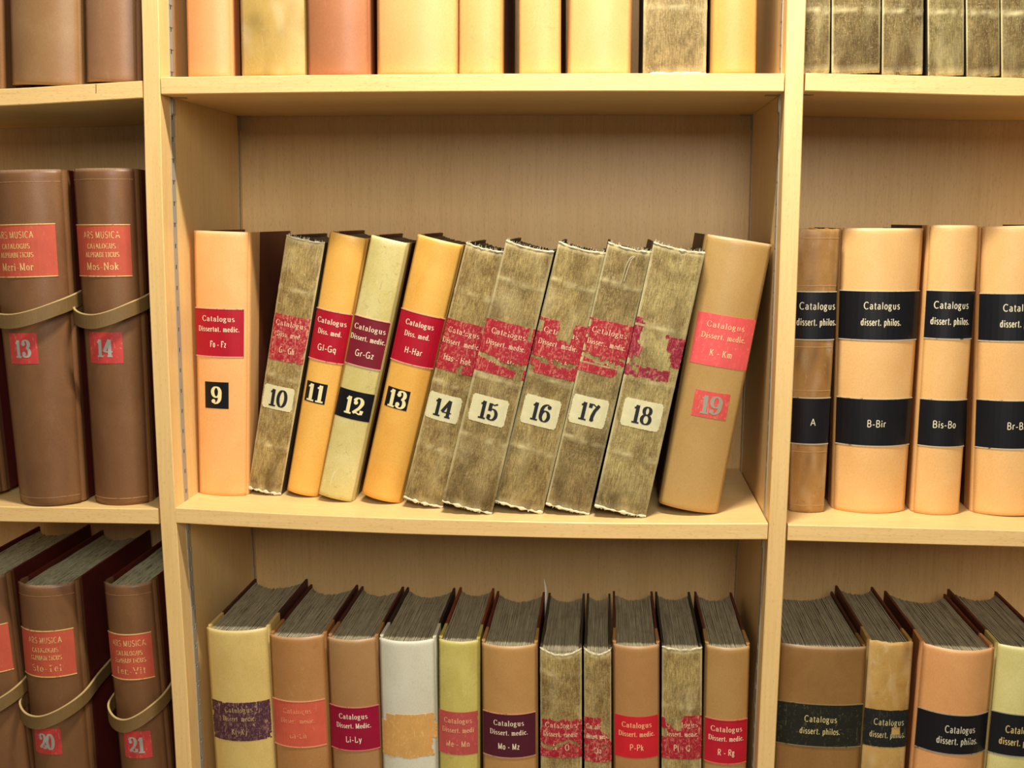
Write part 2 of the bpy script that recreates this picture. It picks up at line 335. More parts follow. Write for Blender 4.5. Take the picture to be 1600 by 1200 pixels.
# glyph: (advance, strokes, serifs [(x,y,halfwidth)], balls [(x,y)])
G = {
 ' ': (.35, [], [], []),
 '.': (.28, [], [], [(.13, .07)]),
 '-': (.5, [[(.08, .33), (.42, .33)]], [], []),
 'C': (.82, [A(.45, .5, .37, .5, 48, 312, 18)], [], [(.68, .84), (.69, .17)]),
 'G': (.94, [A(.45, .5, .37, .5, 48, 322, 18), [(.78, -.02), (.78, .46)], [(.52, .46), (.9, .46)]], [(.74, .45, .2)], [(.68, .84)]),
 'D': (.88, [[(.16, 0), (.16, 1)], [(.16, 1), (.38, 1)]+A(.38, .5, .4, .5, 90, -90, 14)+[(.16, 0)]], [(.1, 1, .1), (.1, 0, .1)], []),
 'F': (.72, [[(.16, 0), (.16, 1)], [(.16, .985), (.62, .985)], [(.62, 1), (.62, .78)], [(.16, .52), (.48, .52)]], [(.16, 0, .15)], []),
 'E': (.74, [[(.16, 0), (.16, 1)], [(.16, .985), (.62, .985)], [(.16, .52), (.5, .52)], [(.16, .015), (.64, .015)]], [], []),
 'H': (.92, [[(.16, 0), (.16, 1)], [(.74, 0), (.74, 1)], [(.16, .52), (.74, .52)]], [(.16, 0, .14), (.16, 1, .14), (.74, 0, .14), (.74, 1, .14)], []),
 'I': (.36, [[(.18, 0), (.18, 1)]], [(.18, 0, .14), (.18, 1, .14)], []),
 'L': (.72, [[(.16, 0), (.16, 1)], [(.16, .015), (.62, .015)], [(.62, 0), (.62, .24)]], [(.16, 1, .15)], []),
 'M': (1.05, [[(.14, 0), (.14, 1)], [(.14, 1), (.5, .05)], [(.5, .05), (.86, 1)], [(.86, 1), (.86, 0)]], [(.14, 0, .1), (.86, 0, .13), (.1, 1, .08), (.9, 1, .08)], []),
 'N': (.9, [[(.14, 0), (.14, 1)], [(.14, 1), (.74, 0)], [(.74, 0), (.74, 1)]], [(.14, 0, .12), (.74, 1, .12)], []),
 'O': (.88, [A(.44, .5, .36, .5, 90, 450, 22)], [], []),
 'P': (.78, [[(.16, 0), (.16, 1)], [(.16, 1), (.4, 1)]+A(.4, .74, .3, .26, 90, -90)+[(.16, .48)]], [(.16, 0, .15)], []),
 'R': (.84, [[(.16, 0), (.16, 1)], [(.16, 1), (.4, 1)]+A(.4, .75, .28, .25, 90, -90)+[(.16, .5)], [(.4, .5), (.62, .1), (.76, 0)]], [(.16, 0, .14)], []),
 'B': (.82, [[(.16, 0), (.16, 1)], [(.16, 1), (.4, 1)]+A(.4, .76, .26, .24, 90, -90)+[(.16, .52)], [(.4, .52)]+A(.4, .26, .32, .26, 90, -90)+[(.16, 0)]], [], []),
 'K': (.86, [[(.16, 0), (.16, 1)], [(.16, .42), (.68, 1)], [(.34, .6), (.72, 0)]], [(.16, 0, .13), (.16, 1, .13), (.68, 1, .1), (.72, 0, .1)], []),
 'Q': (.88, [A(.44, .5, .36, .5, 90, 450, 22), [(.45, .15), (.75, -.12)]], [], []),
 'S': (.7, [A(.35, .75, .24, .25, 35, 250, 10)+A(.35, .26, .27, .26, 70, -145, 10)], [], []),
 'A': (.84, [[(.06, 0), (.42, 1)], [(.42, 1), (.76, 0)], [(.18, .33), (.64, .33)]], [(.06, 0, .1), (.76, 0, .12)], []),
 'V': (.82, [[(.06, 1), (.42, 0)], [(.42, 0), (.74, 1)]], [(.06, 1, .12), (.74, 1, .1)], []),
 'U': (.84, [[(.14, 1), (.14, .3)]+A(.41, .3, .27, .3, 180, 360)+[(.68, 1)]], [(.14, 1, .12), (.68, 1, .1)], []),
 'T': (.76, [[(.38, 0), (.38, 1)], [(.06, .985), (.7, .985)]], [(.38, 0, .15)], []),
 'a': (.58, [A(.26, .48, .18, .18, 150, 20, 6)+[(.44, .4), (.44, .08), (.52, 0)], A(.25, .18, .18, .18, 60, 320, 12)], [], [(.11, .52)]),
 'b': (.62, [[(.13, 1), (.13, 0)], A(.3, .33, .22, .33, 140, -140, 14)], [(.1, 1, .08)], []),
 'c': (.52, [A(.3, .33, .22, .33, 40, 320, 14)], [], [(.42, .54)]),
 'd': (.64, [[(.48, 1), (.48, 0)], A(.28, .33, .21, .33, 40, 320, 14)], [(.45, 1, .09), (.52, 0, .07)], []),
 'e': (.56, [[(.09, .36), (.48, .36)]+A(.29, .36, .2, .3, 0, 180, 10)+A(.29, .33, .21, .33, 180, 325, 9)], [], []),
 'g': (.6, [A(.25, .44, .17, .22, 90, 450, 14), A(.27, -.1, .21, .17, 90, 450, 14), [(.14, .26), (.1, .16), (.3, .07)], [(.4, .6), (.54, .64)]], [], []),
 'h': (.68, [[(.14, 1), (.14, 0)], [(.14, .5)]+A(.34, .44, .19, .22, 140, 0, 8)+[(.53, 0)]], [(.1, 1, .08), (.14, 0, .12), (.53, 0, .12)], []),
 'i': (.32, [[(.16, X), (.16, 0)]], [(.12, X, .07), (.16, 0, .13)], [(.16, .9)]),
 'k': (.66, [[(.14, 1), (.14, 0)], [(.14, .26), (.48, X)], [(.26, .4), (.54, 0)]], [(.1, 1, .08), (.14, 0, .11), (.54, 0, .09), (.48, X, .09)], []),
 'l': (.32, [[(.16, 1), (.16, 0)]], [(.12, 1, .07), (.16, 0, .13)], []),
 'm': (1.0, [[(.14, X), (.14, 0)], [(.14, .5)]+A(.32, .44, .17, .22, 140, 0, 8)+[(.49, 0)], [(.49, .5)]+A(.67, .44, .17, .22, 140, 0, 8)+[(.84, 0)]], [(.1, X, .08), (.14, 0, .11), (.49, 0, .11), (.84, 0, .11)], []),
 'n': (.68, [[(.14, X), (.14, 0)], [(.14, .5)]+A(.34, .44, .19, .22, 140, 0, 8)+[(.53, 0)]], [(.1, X, .08), (.14, 0, .12), (.53, 0, .12)], []),
 'o': (.58, [A(.29, .33, .22, .33, 90, 450, 18)], [], []),
 'p': (.64, [[(.14, X), (.14, -.28)], A(.32, .33, .21, .33, 140, -140, 14)], [(.1, X, .08), (.14, -.28, .12)], []),
 'q': (.64, [[(.48, X), (.48, -.28)], A(.28, .33, .21, .33, 40, 320, 14)], [(.48, -.28, .12)], []),
 'r': (.5, [[(.14, X), (.14, 0)], [(.14, .42)]+A(.32, .46, .17, .2, 150, 50, 5)], [(.1, X, .08), (.14, 0, .13)], [(.42, .57)]),
 's': (.48, [A(.24, .49, .15, .17, 30, 250, 8)+A(.24, .17, .17, .17, 70, -150, 8)], [], []),
 't': (.42, [[(.18, .88), (.18, .12)]+A(.29, .12, .11, .12, 180, 300, 5), [(.04, X), (.36, X)]], [], []),
 'u': (.66, [[(.14, X), (.14, .2)]+A(.32, .2, .18, .2, 180, 350, 8), [(.5, X), (.5, 0)]], [(.1, X, .08), (.46, X, .08), (.55, 0, .06)], []),
 'w': (.9, [[(.06, X), (.26, 0)], [(.26, 0), (.45, X)], [(.45, X), (.64, 0)], [(.64, 0), (.84, X)]], [(.08, X, .08), (.82, X, .08)], []),
 'y': (.62, [[(.08, X), (.32, 0)], [(.54, X), (.26, -.22), (.14, -.26)]], [(.08, X, .1), (.54, X, .09)], [(.13, -.22)]),
 'z': (.54, [[(.06, .64), (.48, .64)], [(.48, .64), (.06, .02)], [(.06, .02), (.48, .02)]], [], []),
 '0': (.66, [A(.33, .5, .25, .5, 90, 450, 24)], [], []),
 '1': (.56, [[(.3, 0), (.3, 1)], [(.3, .98), (.2, .84), (.1, .82)]], [(.3, 0, .22)], []),
 '2': (.66, [A(.32, .72, .24, .27, 165, -35, 14)+[(.4, .36), (.08, .06)], [(.08, .08), (.3, .1), (.44, .03), (.58, .06), (.6, .26)]], [], [(.16, .7)]),
 '3': (.66, [A(.31, .76, .21, .24, 155, -80, 12), A(.31, .26, .25, .27, 85, -155, 14)], [], [(.15, .78), (.15, .2)]),
 '4': (.7, [[(.44, 0), (.44, 1)], [(.44, 1), (.04, .27)], [(.04, .27), (.64, .27)]], [(.44, 0, .18)], []),
 '5': (.66, [A(.3, .32, .26, .32, 130, -150, 16), [(.13, .5), (.13, .96)], [(.13, .93), (.34, .88), (.54, .97)]], [], [(.14, .2)]),
 '6': (.68, [A(.44, .6, .33, .39, 80, 180, 10)+A(.35, .33, .25, .33, 180, 360, 14), A(.35, .31, .24, .3, 0, 180, 12)], [], [(.54, .86)]),
 '7': (.62, [[(.08, .9), (.24, .97), (.4, .86), (.56, .97)], [(.56, .97), (.36, .6), (.28, .3), (.26, 0)], [(.08, .74), (.08, 1)]], [], [(.28, .08)]),
 '8': (.68, [A(.34, .76, .2, .23, 90, 450, 18), A(.34, .27, .25, .27, 90, 450, 20)], [], []),
 '9': (.68, [A(.24, .4, .33, .39, -100, 0, 10)+A(.33, .67, .25, .33, 0, 180, 14), A(.33, .69, .24, .3, 180, 360, 12)], [], [(.14, .14)]),
}
def layout(text, track=.06):
    x = 0; out = []
    for ch in text:
        g = G[ch]; out.append((x, g)); x += g[0]+track
    return out, x-track
def strokes2d(text, width, cap, style='serif', wt=1.0):
    "returns triangles/quads in local 2-D metres centred on 0,0"
    lay, tw = layout(text, .15 if style == 'serif' and wt < 1.2 else (.0 if wt >= 1.2 else .12)); sx = width/tw; polys = []
    if style == 'serif': thick, thin = .15*wt, .055*wt
    else: thick = thin = .125*wt
    def seg(pts, th, tn):
        P = [(p[0]*sx, (p[1]-.5)*cap) for p in pts]
        L, Rr = [], []
        for i, p in enumerate(P):
            a = P[max(0, i-1)]; b = P[min(len(P)-1, i+1)]
            dx, dy = b[0]-a[0], b[1]-a[1]; l = math.hypot(dx, dy) or 1; dx /= l; dy /= l
            wd = (tn+(th-tn)*abs(dy)**1.6)*cap/2
            L.append((p[0]-dy*wd, p[1]+dx*wd)); Rr.append((p[0]+dy*wd, p[1]-dx*wd))
        for i in range(len(P)-1): polys.append([Rr[i], Rr[i+1], L[i+1], L[i]])
    for x0, (adv, st, sf, bl) in lay:
        for s in st:
            q = [(x0+a-tw/2, b) for a, b in s]
            if len(q) == 2:
                q = [(q[0][0]+(q[1][0]-q[0][0])*t/4, q[0][1]+(q[1][1]-q[0][1])*t/4) for t in range(5)]
            seg(q, thick, thin)
        if style == 'serif':
            for (a, b, hw) in sf: seg([(x0+a-hw-tw/2, b), (x0+a-tw/2, b), (x0+a+hw-tw/2, b)], thin*1.3, thin*1.3)
        for (a, b) in bl:
            if style != 'serif' and (a, b) not in ((.13, .07), (.16, .9)): continue
            r = (.10 if wt > 1.2 else .085)*cap*max(1, wt*.9); cx, cy = (x0+a-tw/2)*sx, (b-.5)*cap
            polys.append([(cx+r*math.cos(k*math.pi/4), cy+r*math.sin(k*math.pi/4)) for k in range(8)])
    return polys
# ------------------------------------------------------------------ books
class Spine:
    def __init__(s, t, h, sag, topdip=0): s.t, s.h, s.sag, s.dip = t, h, sag, topdip
    def pt(s, u, z, off=0):
        y = s.sag*abs(u)**2.2
        dy = s.sag*2.2*abs(u)**1.2*(1 if u > 0 else -1)/(s.t/2)
        n = Vector((dy, -1, 0)).normalized() if True else None
        return Vector((u*s.t/2, y, z)) + n*off
def patch(sp, u0, u1, z0, z1, m, name, parent, label=None, off=.0005, mask=None, nu=14, nv=8, rag=0, seed=0):
    "thin glued sheet that follows the spine; mask(a,b) drops torn-away bits"
    if mask: nu, nv = 44, 40
    vs = []
    for j in range(nv+1):
        for i in range(nu+1):
            a, b = i/nu, j/nv
            u = u0+(u1-u0)*a; z = z1+(z0-z1)*b
            if rag:
                q = noise.noise(Vector((a*9+seed, b*9, seed)))*rag
                if j in (0, nv): z += q
                if i in (0, nu): u += q*2/sp.t
            vs.append(sp.pt(u, z, off))
    fs = []
    for j in range(nv):
        for i in range(nu):
            if mask and not mask((i+.5)/nu, (j+.5)/nv): continue
            k = j*(nu+1)+i; fs.append((k, k+nu+1, k+nu+2, k+1))
    me = bpy.data.meshes.new(name); bm = bmesh.new()
    bv = [bm.verts.new(v) for v in vs]
    for f in fs: bm.faces.new([bv[i] for i in f])
    bmesh.ops.delete(bm, geom=[v for v in bm.verts if not v.link_faces], context='VERTS')
    if mask:
        for v in bm.verts:
            if v.is_boundary:
                c = v.co; v.co = c+Vector((noise.noise(c*700)*.0009, 0, noise.noise(c*700+Vector((5, 5, 5)))*.0009))
    be = [e for e in bm.edges if e.is_boundary]
    r = bmesh.ops.extrude_edge_only(bm, edges=be)
    for v in [g for g in r['geom'] if isinstance(g, bmesh.types.BMVert)]: v.co.y += off
    bmesh.ops.recalc_face_normals(bm, faces=bm.faces)
    bm.to_mesh(me); bm.free()
    return link(name, me, m, parent, label)
def write(sp, items, m, parent, name='lettering', label=None, off=.0009, drop=0, hole=None, seed=1):
    "items: (text, u centre, z centre, cap height, width, style, weight)"
    vs, fs = [], []; rnd = random.Random(seed)
    for (tx, uc, zc, cap, wd, st, wt) in items:
        for po in strokes2d(tx, wd, cap, st, wt):
            if drop and rnd.random() < drop: continue
            cx = sum(p[0] for p in po)/len(po); cy = sum(p[1] for p in po)/len(po)
            if hole and hole(uc+cx/(sp.t/2), zc+cy): continue
            b = len(vs)
            for x, y in po: vs.append(sp.pt(uc+x/(sp.t/2), zc+y, off))
            fs.append(tuple(range(b, b+len(po))))
    if not fs: return None
    return mesh(name, vs, fs, m, parent, label)
def build_spine(sp, m, parent, kind, seed, label=None, bands=()):
    NU, NV = 18, 90; vs, wear, dirt = [], [], []
    worn = kind in ('cloth', 'oldleather')
    for layer in (0, 1):
        for j in range(NV+1):
            for i in range(NU+1):
                u = -1+2*i/NU; v = j/NV; z = v*sp.h
                off = 0
                if v > .985: off -= .0016*((v-.985)/.015)**2
                if v < .012: off -= .0012*((.012-v)/.012)**2
                for bz in bands: off += .0007*math.exp(-((z-bz)/.004)**2)
                if layer: off = -.0022
                dz = -sp.dip*(1-u*u) * max(0, (v-.8)/.2)
                if worn:
                    e = noise.noise(Vector((u*4+seed, layer, seed*1.7)))
                    if j == NV: dz += e*.0022
                    if j == 0: dz += abs(e)*.0014
                    if i in (0, NU): off += noise.noise(Vector((z*60, seed, u)))*.0004
                q = sp.pt(u, z+dz, off); vs.append(q)
                wv = 0; dv = 0
                if kind == 'cloth':
                    wv = max(0, (abs(u)-.93)/.07)*.95 + max(0, (v-.975)/.025)*.8+max(0, (.03-v)/.03)*.9
                    wv += .35*max(0, noise.noise(Vector((u*1.6+seed, v*7, seed)))-.05)
                    for bz in bands: wv += .75*math.exp(-((z-bz+.003*u)/.003)**2)*(.5+noise.noise(Vector((u*3, bz*40, seed))))
                    dv = max(0, (.17-v)/.17)*.8*(.6+noise.noise(Vector((u*2, v*9, seed+3))))
                    dv += .5*max(0, noise.noise(Vector((u*1.3, v*5+4, seed+9)))-.12)
                elif kind == 'oldleather':
                    wv = max(0, (abs(u)-.85)/.15)*.4 + .8*max(0, noise.noise(Vector((u*2+seed, v*10, seed)))-.1)
                    dv = .8*max(0, noise.noise(Vector((u*2, v*8+4, seed+9)))-.05)
                elif kind == 'smooth':
                    wv = max(0, (v-.992)/.008)*.5
                wear.append(min(1, max(0, wv))); dirt.append(min(1, max(0, dv)))
    L = (NU+1)*(NV+1); fs = []
    for j in range(NV):
        for i in range(NU):
            a = j*(NU+1)+i; fs.append((a, a+1, a+NU+2, a+NU+1)); fs.append((L+a, L+a+NU+1, L+a+NU+2, L+a+1))
    for i in range(NU):
        fs.append((i, L+i, L+i+1, i+1)); a = NV*(NU+1)+i; fs.append((a, a+1, L+a+1, L+a))
    for j in range(NV):
        a = j*(NU+1); fs.append((a, a+NU+1, L+a+NU+1, L+a)); a += NU; fs.append((a, L+a, L+a+NU+1, a+NU+1))
    o = mesh('spine', vs, fs, m, parent, label, True)
    for nm, arr in (('wear', wear), ('dirt', dirt)):
        at = o.data.attributes.new(nm, 'FLOAT', 'POINT'); at.data.foreach_set('value', arr)
    fixn(o.data)
    return o
def prism(name, poly, z0, z1, m, parent, label=None):
    n = len(poly); vs = [(x, y, z0) for x, y in poly]+[(x, y, z1) for x, y in poly]
    fs = [tuple(range(n-1, -1, -1)), tuple(range(n, 2*n))]+[(i, (i+1) % n, n+(i+1) % n, n+i) for i in range(n)]
    o = mesh(name, vs, fs, m, parent, label); fixn(o.data)
    return o
def page_block(t, d, h, sag, m, parent, rise, seed, wavy, pitch=.0018, conc=.034, rough=.0022):
    rnd = random.Random(seed); n = max(8, int(t/pitch)); vs, fs = [], []
    y0 = sag+.004
    tt = t-.009
    for i in range(n):
        xa = -tt/2+tt*i/n; xb = xa+tt/n*rnd.uniform(.72, .92)
        u = (xa+xb)/tt
        ys = .0035+sag*abs(u)**2.2; ye = d-.006-conc*(1-u*u)
        zt = h-rise-rnd.random()*rough
        M_ = 6; b = len(vs)
        for k in range(M_+1):
            y = ys+(ye-ys)*k/M_; wz = wavy*noise.noise(Vector((xa*260, y*30, seed)))
            wx = wavy*1.2*noise.noise(Vector((xa*60, y*26, seed+4)))
            for (x, z) in ((xa, rise), (xb, rise), (xb+wx, zt+wz), (xa+wx, zt+wz)): vs.append((x, y, z))
        for k in range(M_):
            for q in range(4):
                a = b+k*4+q; c = b+k*4+(q+1) % 4; fs.append((a, c, c+4, a+4))
        fs += [(b, b+3, b+2, b+1), tuple(b+M_*4+q for q in range(4))]
    o = mesh('page_block', vs, fs, m, parent); fixn(o.data)
    return o
def fray(sp, parent, seed, top, amt):
    "pale frayed cloth along the head or tail of the spine"
    rnd = random.Random(seed); vs, fs = [], []; n = 40
    base = sp.h if top else 0
    ring = []
    for i in range(n+1):
        u = -1+2*i/n
        dz = -sp.dip*(1-u*u) if top else 0
        e = noise.noise(Vector((u*5, seed, 1)))*.0016
        c = sp.pt(u, base+dz+e+(-.001 if top else .002), .0)
        r = amt*max(.15, .6+1.1*noise.noise(Vector((u*4, seed, 7)))+.08*rnd.random())
        b = len(vs)
        for k in range(6):
            a = k*math.pi/3; vs.append(c+Vector((0, -.0003+math.cos(a)*r*.8, math.sin(a)*r*1.25)))
        if i:
            for k in range(6):
                p0, p1 = b-6+k, b-6+(k+1) % 6; fs.append((p0, p1, p1+6, p0+6))
    for k in range(26):
        u = rnd.uniform(-.98, .98); dz = -sp.dip*(1-u*u) if top else 0
        c = sp.pt(u, base+dz+(.0 if top else .001), .0008); l = rnd.uniform(.002, .0055); sg = 1 if top else -1
        if not top: l *= .45
        d = Vector((rnd.uniform(-.5, .5), -.12, sg*1.0)).normalized()*l; b = len(vs); wd = .00035
        vs += [c+Vector((-wd, 0, -.001*sg)), c+Vector((wd, 0, -.001*sg)), c+d+Vector((wd*.5, 0, 0)), c+d+Vector((-wd*.5, 0, 0)), c+Vector((0, .0006, -.001*sg))]
        fs += [(b, b+1, b+2, b+3), (b+1, b+4, b+2), (b+4, b, b+3)]
    return mesh('frayed_head' if top else 'frayed_tail', vs, fs, M_FRAY, parent, 'pale frayed cloth edge', True)
MM = .00098
CRIM = (182, 16, 42); GOLDT = (238, 222, 170)
LAST = []
def book(D):
    bay, lv = D['at']
    (tl, tr, bl, br) = D['q']
    hfix = D.get('h'); Y = D.get('Y')
    kind = D.get('kind', 'smooth')
    if Y is None:
        c = D.get('c')
        def solve(p):
            x = atY(p[0], p[1], .05).x; return atZ(p[0], p[1], zs(bay, lv, x)).y
        Y = solve(br) if c == 'R' else solve(bl) if c == 'L' else (solve(bl)+solve(br))/2
    Y = max(.006, Y)
    P = [atY(p[0], p[1], Y) for p in (tl, tr, bl, br)]
    mt, mb = (P[0]+P[1])/2, (P[2]+P[3])/2
    ax = mt-mb; th = math.atan2(ax.x, ax.z)
    if 'th' in D: th = math.radians(D['th'])
    upv = Vector((math.sin(th), 0, math.cos(th))); rv = Vector((math.cos(th), 0, -math.sin(th)))
    t = ((P[1]-P[0]).dot(rv)+(P[3]-P[2]).dot(rv))/2 - D.get('shrink', .0004)
    tp = max(-.2, min(.2, ((P[1]-P[0]).dot(rv)-(P[3]-P[2]).dot(rv))/t)) if lv == 1 else 0
    if lv == 2:   # foot hidden below the frame: stands on the bottom board
        zb = zs(bay, 2, mb.x); h = (mt.z-zb-abs(math.sin(th))*t/2)/math.cos(th); base = mt-upv*h
    elif lv == -1:  # head above the frame
        h = hfix; base = mb
    else:
        h = hfix or (mt-mb).length; base = mb
    base = base.copy()
    zfloor = zs(bay, max(lv, 0), base.x) if lv >= 0 else zs(bay, 0, base.x)
    # rest the lower corner on the shelf
    base.z = max(zs(bay, max(lv, 0), base.x-t/2*math.cos(th))+math.sin(-th)*t/2 if th < 0 else -9,
                 zs(bay, max(lv, 0), base.x+t/2*math.cos(th))+math.sin(th)*t/2 if th > 0 else -9)
    if th == 0: base.z = zfloor
    base.z += .0004
    sag = D.get('sag', .13)*t; d = D.get('d', .25)
    base.y = Y-sag
    root = empty('book', base, (0, th, 0))
    tag(root, D['label'], 'book', D.get('group'))
    sp = Spine(t, h, sag, D.get('dip', 0)); LAST[:] = [sp]; sd = D.get('seed', len(bpy.data.objects) % 97)
    if kind == 'cloth': ms = cloth(D['c1'], D['c2'], sd)
    else: ms = leather(D['c1'], D['c2'], D.get('rough', .42), D.get('mott', .12), sd)
    build_spine(sp, ms, root, kind, sd, None, [h*b for b in D.get('bands', ())])
    bc = D.get('board', (110, 58, 32)); mb_ = leather(bc, tuple(int(x*.85) for x in bc), .6, .1, 3)
    jl = D.get('jl', .045); bulge = D.get('bulge', .0022)
    sq = 0
    for s in (-1, 1):
        x = s*t/2
        # leather joint: groove then ridge, turned over the board
        p = [(x-s*.0002, sag+.0004), (x-s*.0026, sag+.0045), (x+s*bulge*.2, sag+.0085), (x+s*bulge*.6, sag+.0125), (x, sag+jl),
             (x-s*.0042, sag+jl), (x-s*.0042, sag+.009), (x-s*.0030, sag+.002)]
        if D.get('joint', True) and kind != 'cloth':
            prism('joint', p, .0004, h-.0004, ms, root)
            y0 = sag+jl+.0002
        else: y0 = sag+.001
        prism('board', [(x-s*.0002, y0), (x-s*.0002, d), (x-s*.0040, d), (x-s*.0040, y0)], .0006, h-.0006, mb_, root, D.get('bl_', 'dark reddish-brown paper-covered board') if kind != 'cloth' else None)
    pc = D.get('pages', ((104, 94, 74), (150, 138, 108)))
    page_block(t, d, h, sag, pages(*pc), root, D.get('sq', .005), sd, D.get('wavy', .0008), D.get('pitch', .0018), min(.036, t*.42), D.get('prough', .0022))
    if kind == 'cloth':
        if D.get('fray', True):
            fray(sp, root, sd, True, .0014); fray(sp, root, sd+5, False, .0022)
    def zpx(y):
        k = (y-tl[1])/(bl[1]-tl[1]); px = tl[0]+(bl[0]-tl[0])*k
        return (atY(px, y, Y)-base).dot(upv)
    for L in D.get('labels', ()):
        z1, z0 = zpx(L['y'][0]), zpx(L['y'][1]); u0, u1 = L.get('u', (-1, 1))
        nm = 'number_label' if L.get('num') else 'title_label'
        ml = paperlabel(L['c'], L.get('worn', 0), L.get('base', (226, 190, 150)), L.get('rough', .4))
        mk = L.get('mask')
        o = patch(sp, u0, u1, z0, z1, ml, nm, root, L.get('label'), .0005, mk, rag=L.get('rag', 0), seed=sd)
        tx = L.get('text', ())
        items = []
        for (s, fr, cap, wd, *r) in tx:
            du = r[0] if r else 0; st = r[1] if len(r) > 1 else L.get('style', 'serif'); wt = r[2] if len(r) > 2 else 1.0
            items.append((s, (u0+u1)/2+du, z1+(z0-z1)*fr, cap*MM, wd*MM, st, wt))
        if items:
            hole = None
            if mk: hole = lambda u, z, a=u0, b=u1, c=z1, e=z0: not mk((u-a)/(b-a), (c-z)/(c-e))
            mi = ink(L.get('ink', GOLDT), L.get('irough', .45), L.get('metal', 0), L.get('fade', 0), L['c'])
            write(sp, items, mi, o, 'numeral' if L.get('num') else 'lettering', None, .0009, L.get('drop', 0), hole, sd)
        if L.get('rule'):
            mr = ink(L['rule'], .4, 0, L.get('rfade', .2), L['c'])
            e = .0014
            for zz in (z1, z0-e):
                patch(sp, u0, u1, zz, zz+e, mr, 'rule_line', o, None, .0011, nu=14, nv=1)
    for (y, c, e) in D.get('lines', ()):
        z = zpx(y); patch(sp, -.97, .97, z-e/2, z+e/2, ink(c, .5, 0, .5, D['c1']), 'tooled_line', root, None, .0004, nu=14, nv=1)
    if D.get('strap'):
        zc, rr = D['strap']; zc = zpx(zc)+.009; W = .0225; T = .0036; path = []
        hx = t/2
        pts = [(-hx-.0018, .14, .020), (-hx-.004, .09, .014), (-hx-.010, .045, .005), (-hx-.0085, .012, -.002), (-hx*.75, -.012, -.009),
               (-hx*.2, -.021, -.011), (hx*.35, -.018, -.005), (hx*.9, -.004, .006), (hx+.006, .022, .013), (hx+.006, .07, .020), (hx+.0018, .14, .022)]
        for i in range(len(pts)-1):
            a, b = pts[i], pts[i+1]; p0 = pts[max(0, i-1)]; p3 = pts[min(len(pts)-1, i+2)]
            for k in range(5):
                q = k/5.
                path.append(tuple(.5*((2*a[j])+(-p0[j]+b[j])*q+(2*p0[j]-5*a[j]+4*b[j]-p3[j])*q*q+(-p0[j]+3*a[j]-3*b[j]+p3[j])*q**3) for j in range(3)))
        path.append(pts[-1])
        vs, fs, vs2, fs2 = [], [], [], []
        for i, p_ in enumerate(path):
            a = path[max(0, i-1)]; b = path[min(len(path)-1, i+1)]
            tx, ty = b[0]-a[0], b[1]-a[1]; l = math.hypot(tx, ty); nx, ny = ty/l, -tx/l
            z = zc+p_[2]*rr; bs = len(vs)
            for (o_, zz) in ((-T/2, -W/2), (T/2, -W/2+.0008), (T/2, W/2-.0008), (-T/2, W/2)):
                vs.append((p_[0]+nx*o_, p_[1]+ny*o_, z+zz))
            for (o_, zz) in ((-T/2+.0001, W/2-.0004), (T/2-.0001, W/2-.0009), (T/2-.0003, W/2+.0003), (-T/2+.0003, W/2+.0005)):
                vs2.append((p_[0]+nx*o_, p_[1]+ny*o_, z+zz))
            if i:
                for k in range(4):
                    c0, c1_ = bs-4+k, bs-4+(k+1) % 4
                    fs.append((c0, c1_, c1_+4, c0+4)); fs2.append((c0, c1_, c1_+4, c0+4))
        n4 = len(vs)
        for F_ in (fs, fs2): F_ += [(0, 1, 2, 3), (n4-1, n4-2, n4-3, n4-4)]
        st = mesh('strap', vs, fs, leather((126, 98, 56), (112, 84, 46), .55, .15, 5), root, 'brown leather strap looped round the spine'); fixn(st.data)
        e2 = mesh('strap_edge', vs2, fs2, plain('raw_leather_edge', (206, 176, 118), .7, 0), st, 'pale raw leather edge'); fixn(e2.data)
    if tp:   # the volume is a little thicker at the head than at the foot, or the reverse
        todo = list(root.children)
        while todo:
            o = todo.pop(); todo += list(o.children)
            for v in o.data.vertices: v.co.x *= 1+tp*(v.co.z/h-.5)
    return root
# ---- colours
CL1, CL2 = (150, 122, 74), (190, 168, 112)
N = noise.noise
def nz(a, b, f, s): return N(Vector((a*f+s, b*f, s*1.3)))*.5
def m_round(a, b):
    dx, dy = max(0, abs(a-.5)-.40)/.10, max(0, abs(b-.5)-.38)/.12
    return dx*dx+dy*dy < 1
def m14(a, b): n = nz(a, b, 9, 14); return not (b > .86+n*.15 and .55 < a < .68) and not (a > .9+n*.2 and b < .1) and n > -.42
def m15(a, b):
    n = nz(a, b, 8, 15)
    if a > .80+n*.2 and b > .72+n*.2: return a > .95 and b > .8
    if abs(b-.70-.15*a+n*.12) < .045*(1 if a < .62 else 1.2)+n*.04 and a < .85: return False
    if a > .88 and b < .25+n*.2: return a > .95
    return True
def m16(a, b):
    n = nz(a, b, 8, 16)
    if .44+n*.1 < a < .74+n*.1 and b < .34+n*.12: return False
    if abs(b-.74+n*.1) < .05 and .1 < a < .95: return n > .12
    if a < .16+n*.2 and b > .70: return abs(b-.82) < .06
    if a < .12 and .05 < b < .25: return False
    return True
def m17(a, b):
    n = nz(a, b, 8, 17)
    if abs(b-.68-.1*a+n*.15) < .05: return n > .1
    if a > .85+n*.2 and b > .62: return False
    if a < .06 and n > 0: return False
    return True
def m18(a, b):
    n = nz(a, b, 8, 18)
    if a < .16+n*.25 and b < .62+n*.1: return True
    if a > .78+n*.3-.12*math.sin(b*5) and .22+n*.1 < b < .72: return True
    if b > .80+n*.15 and a < .85 and b < 1.0-n*.1: return n > -.16
    if a < .08 and b > .6: return n > -.1
    return False
def m8(a, b): n = nz(a, b, 7, 28); return not (a > .58+n*.3 and b < .30+(a-.6)*.5+n*.2) and not (abs(b-.62-n*.2) < .03 and n > .05)
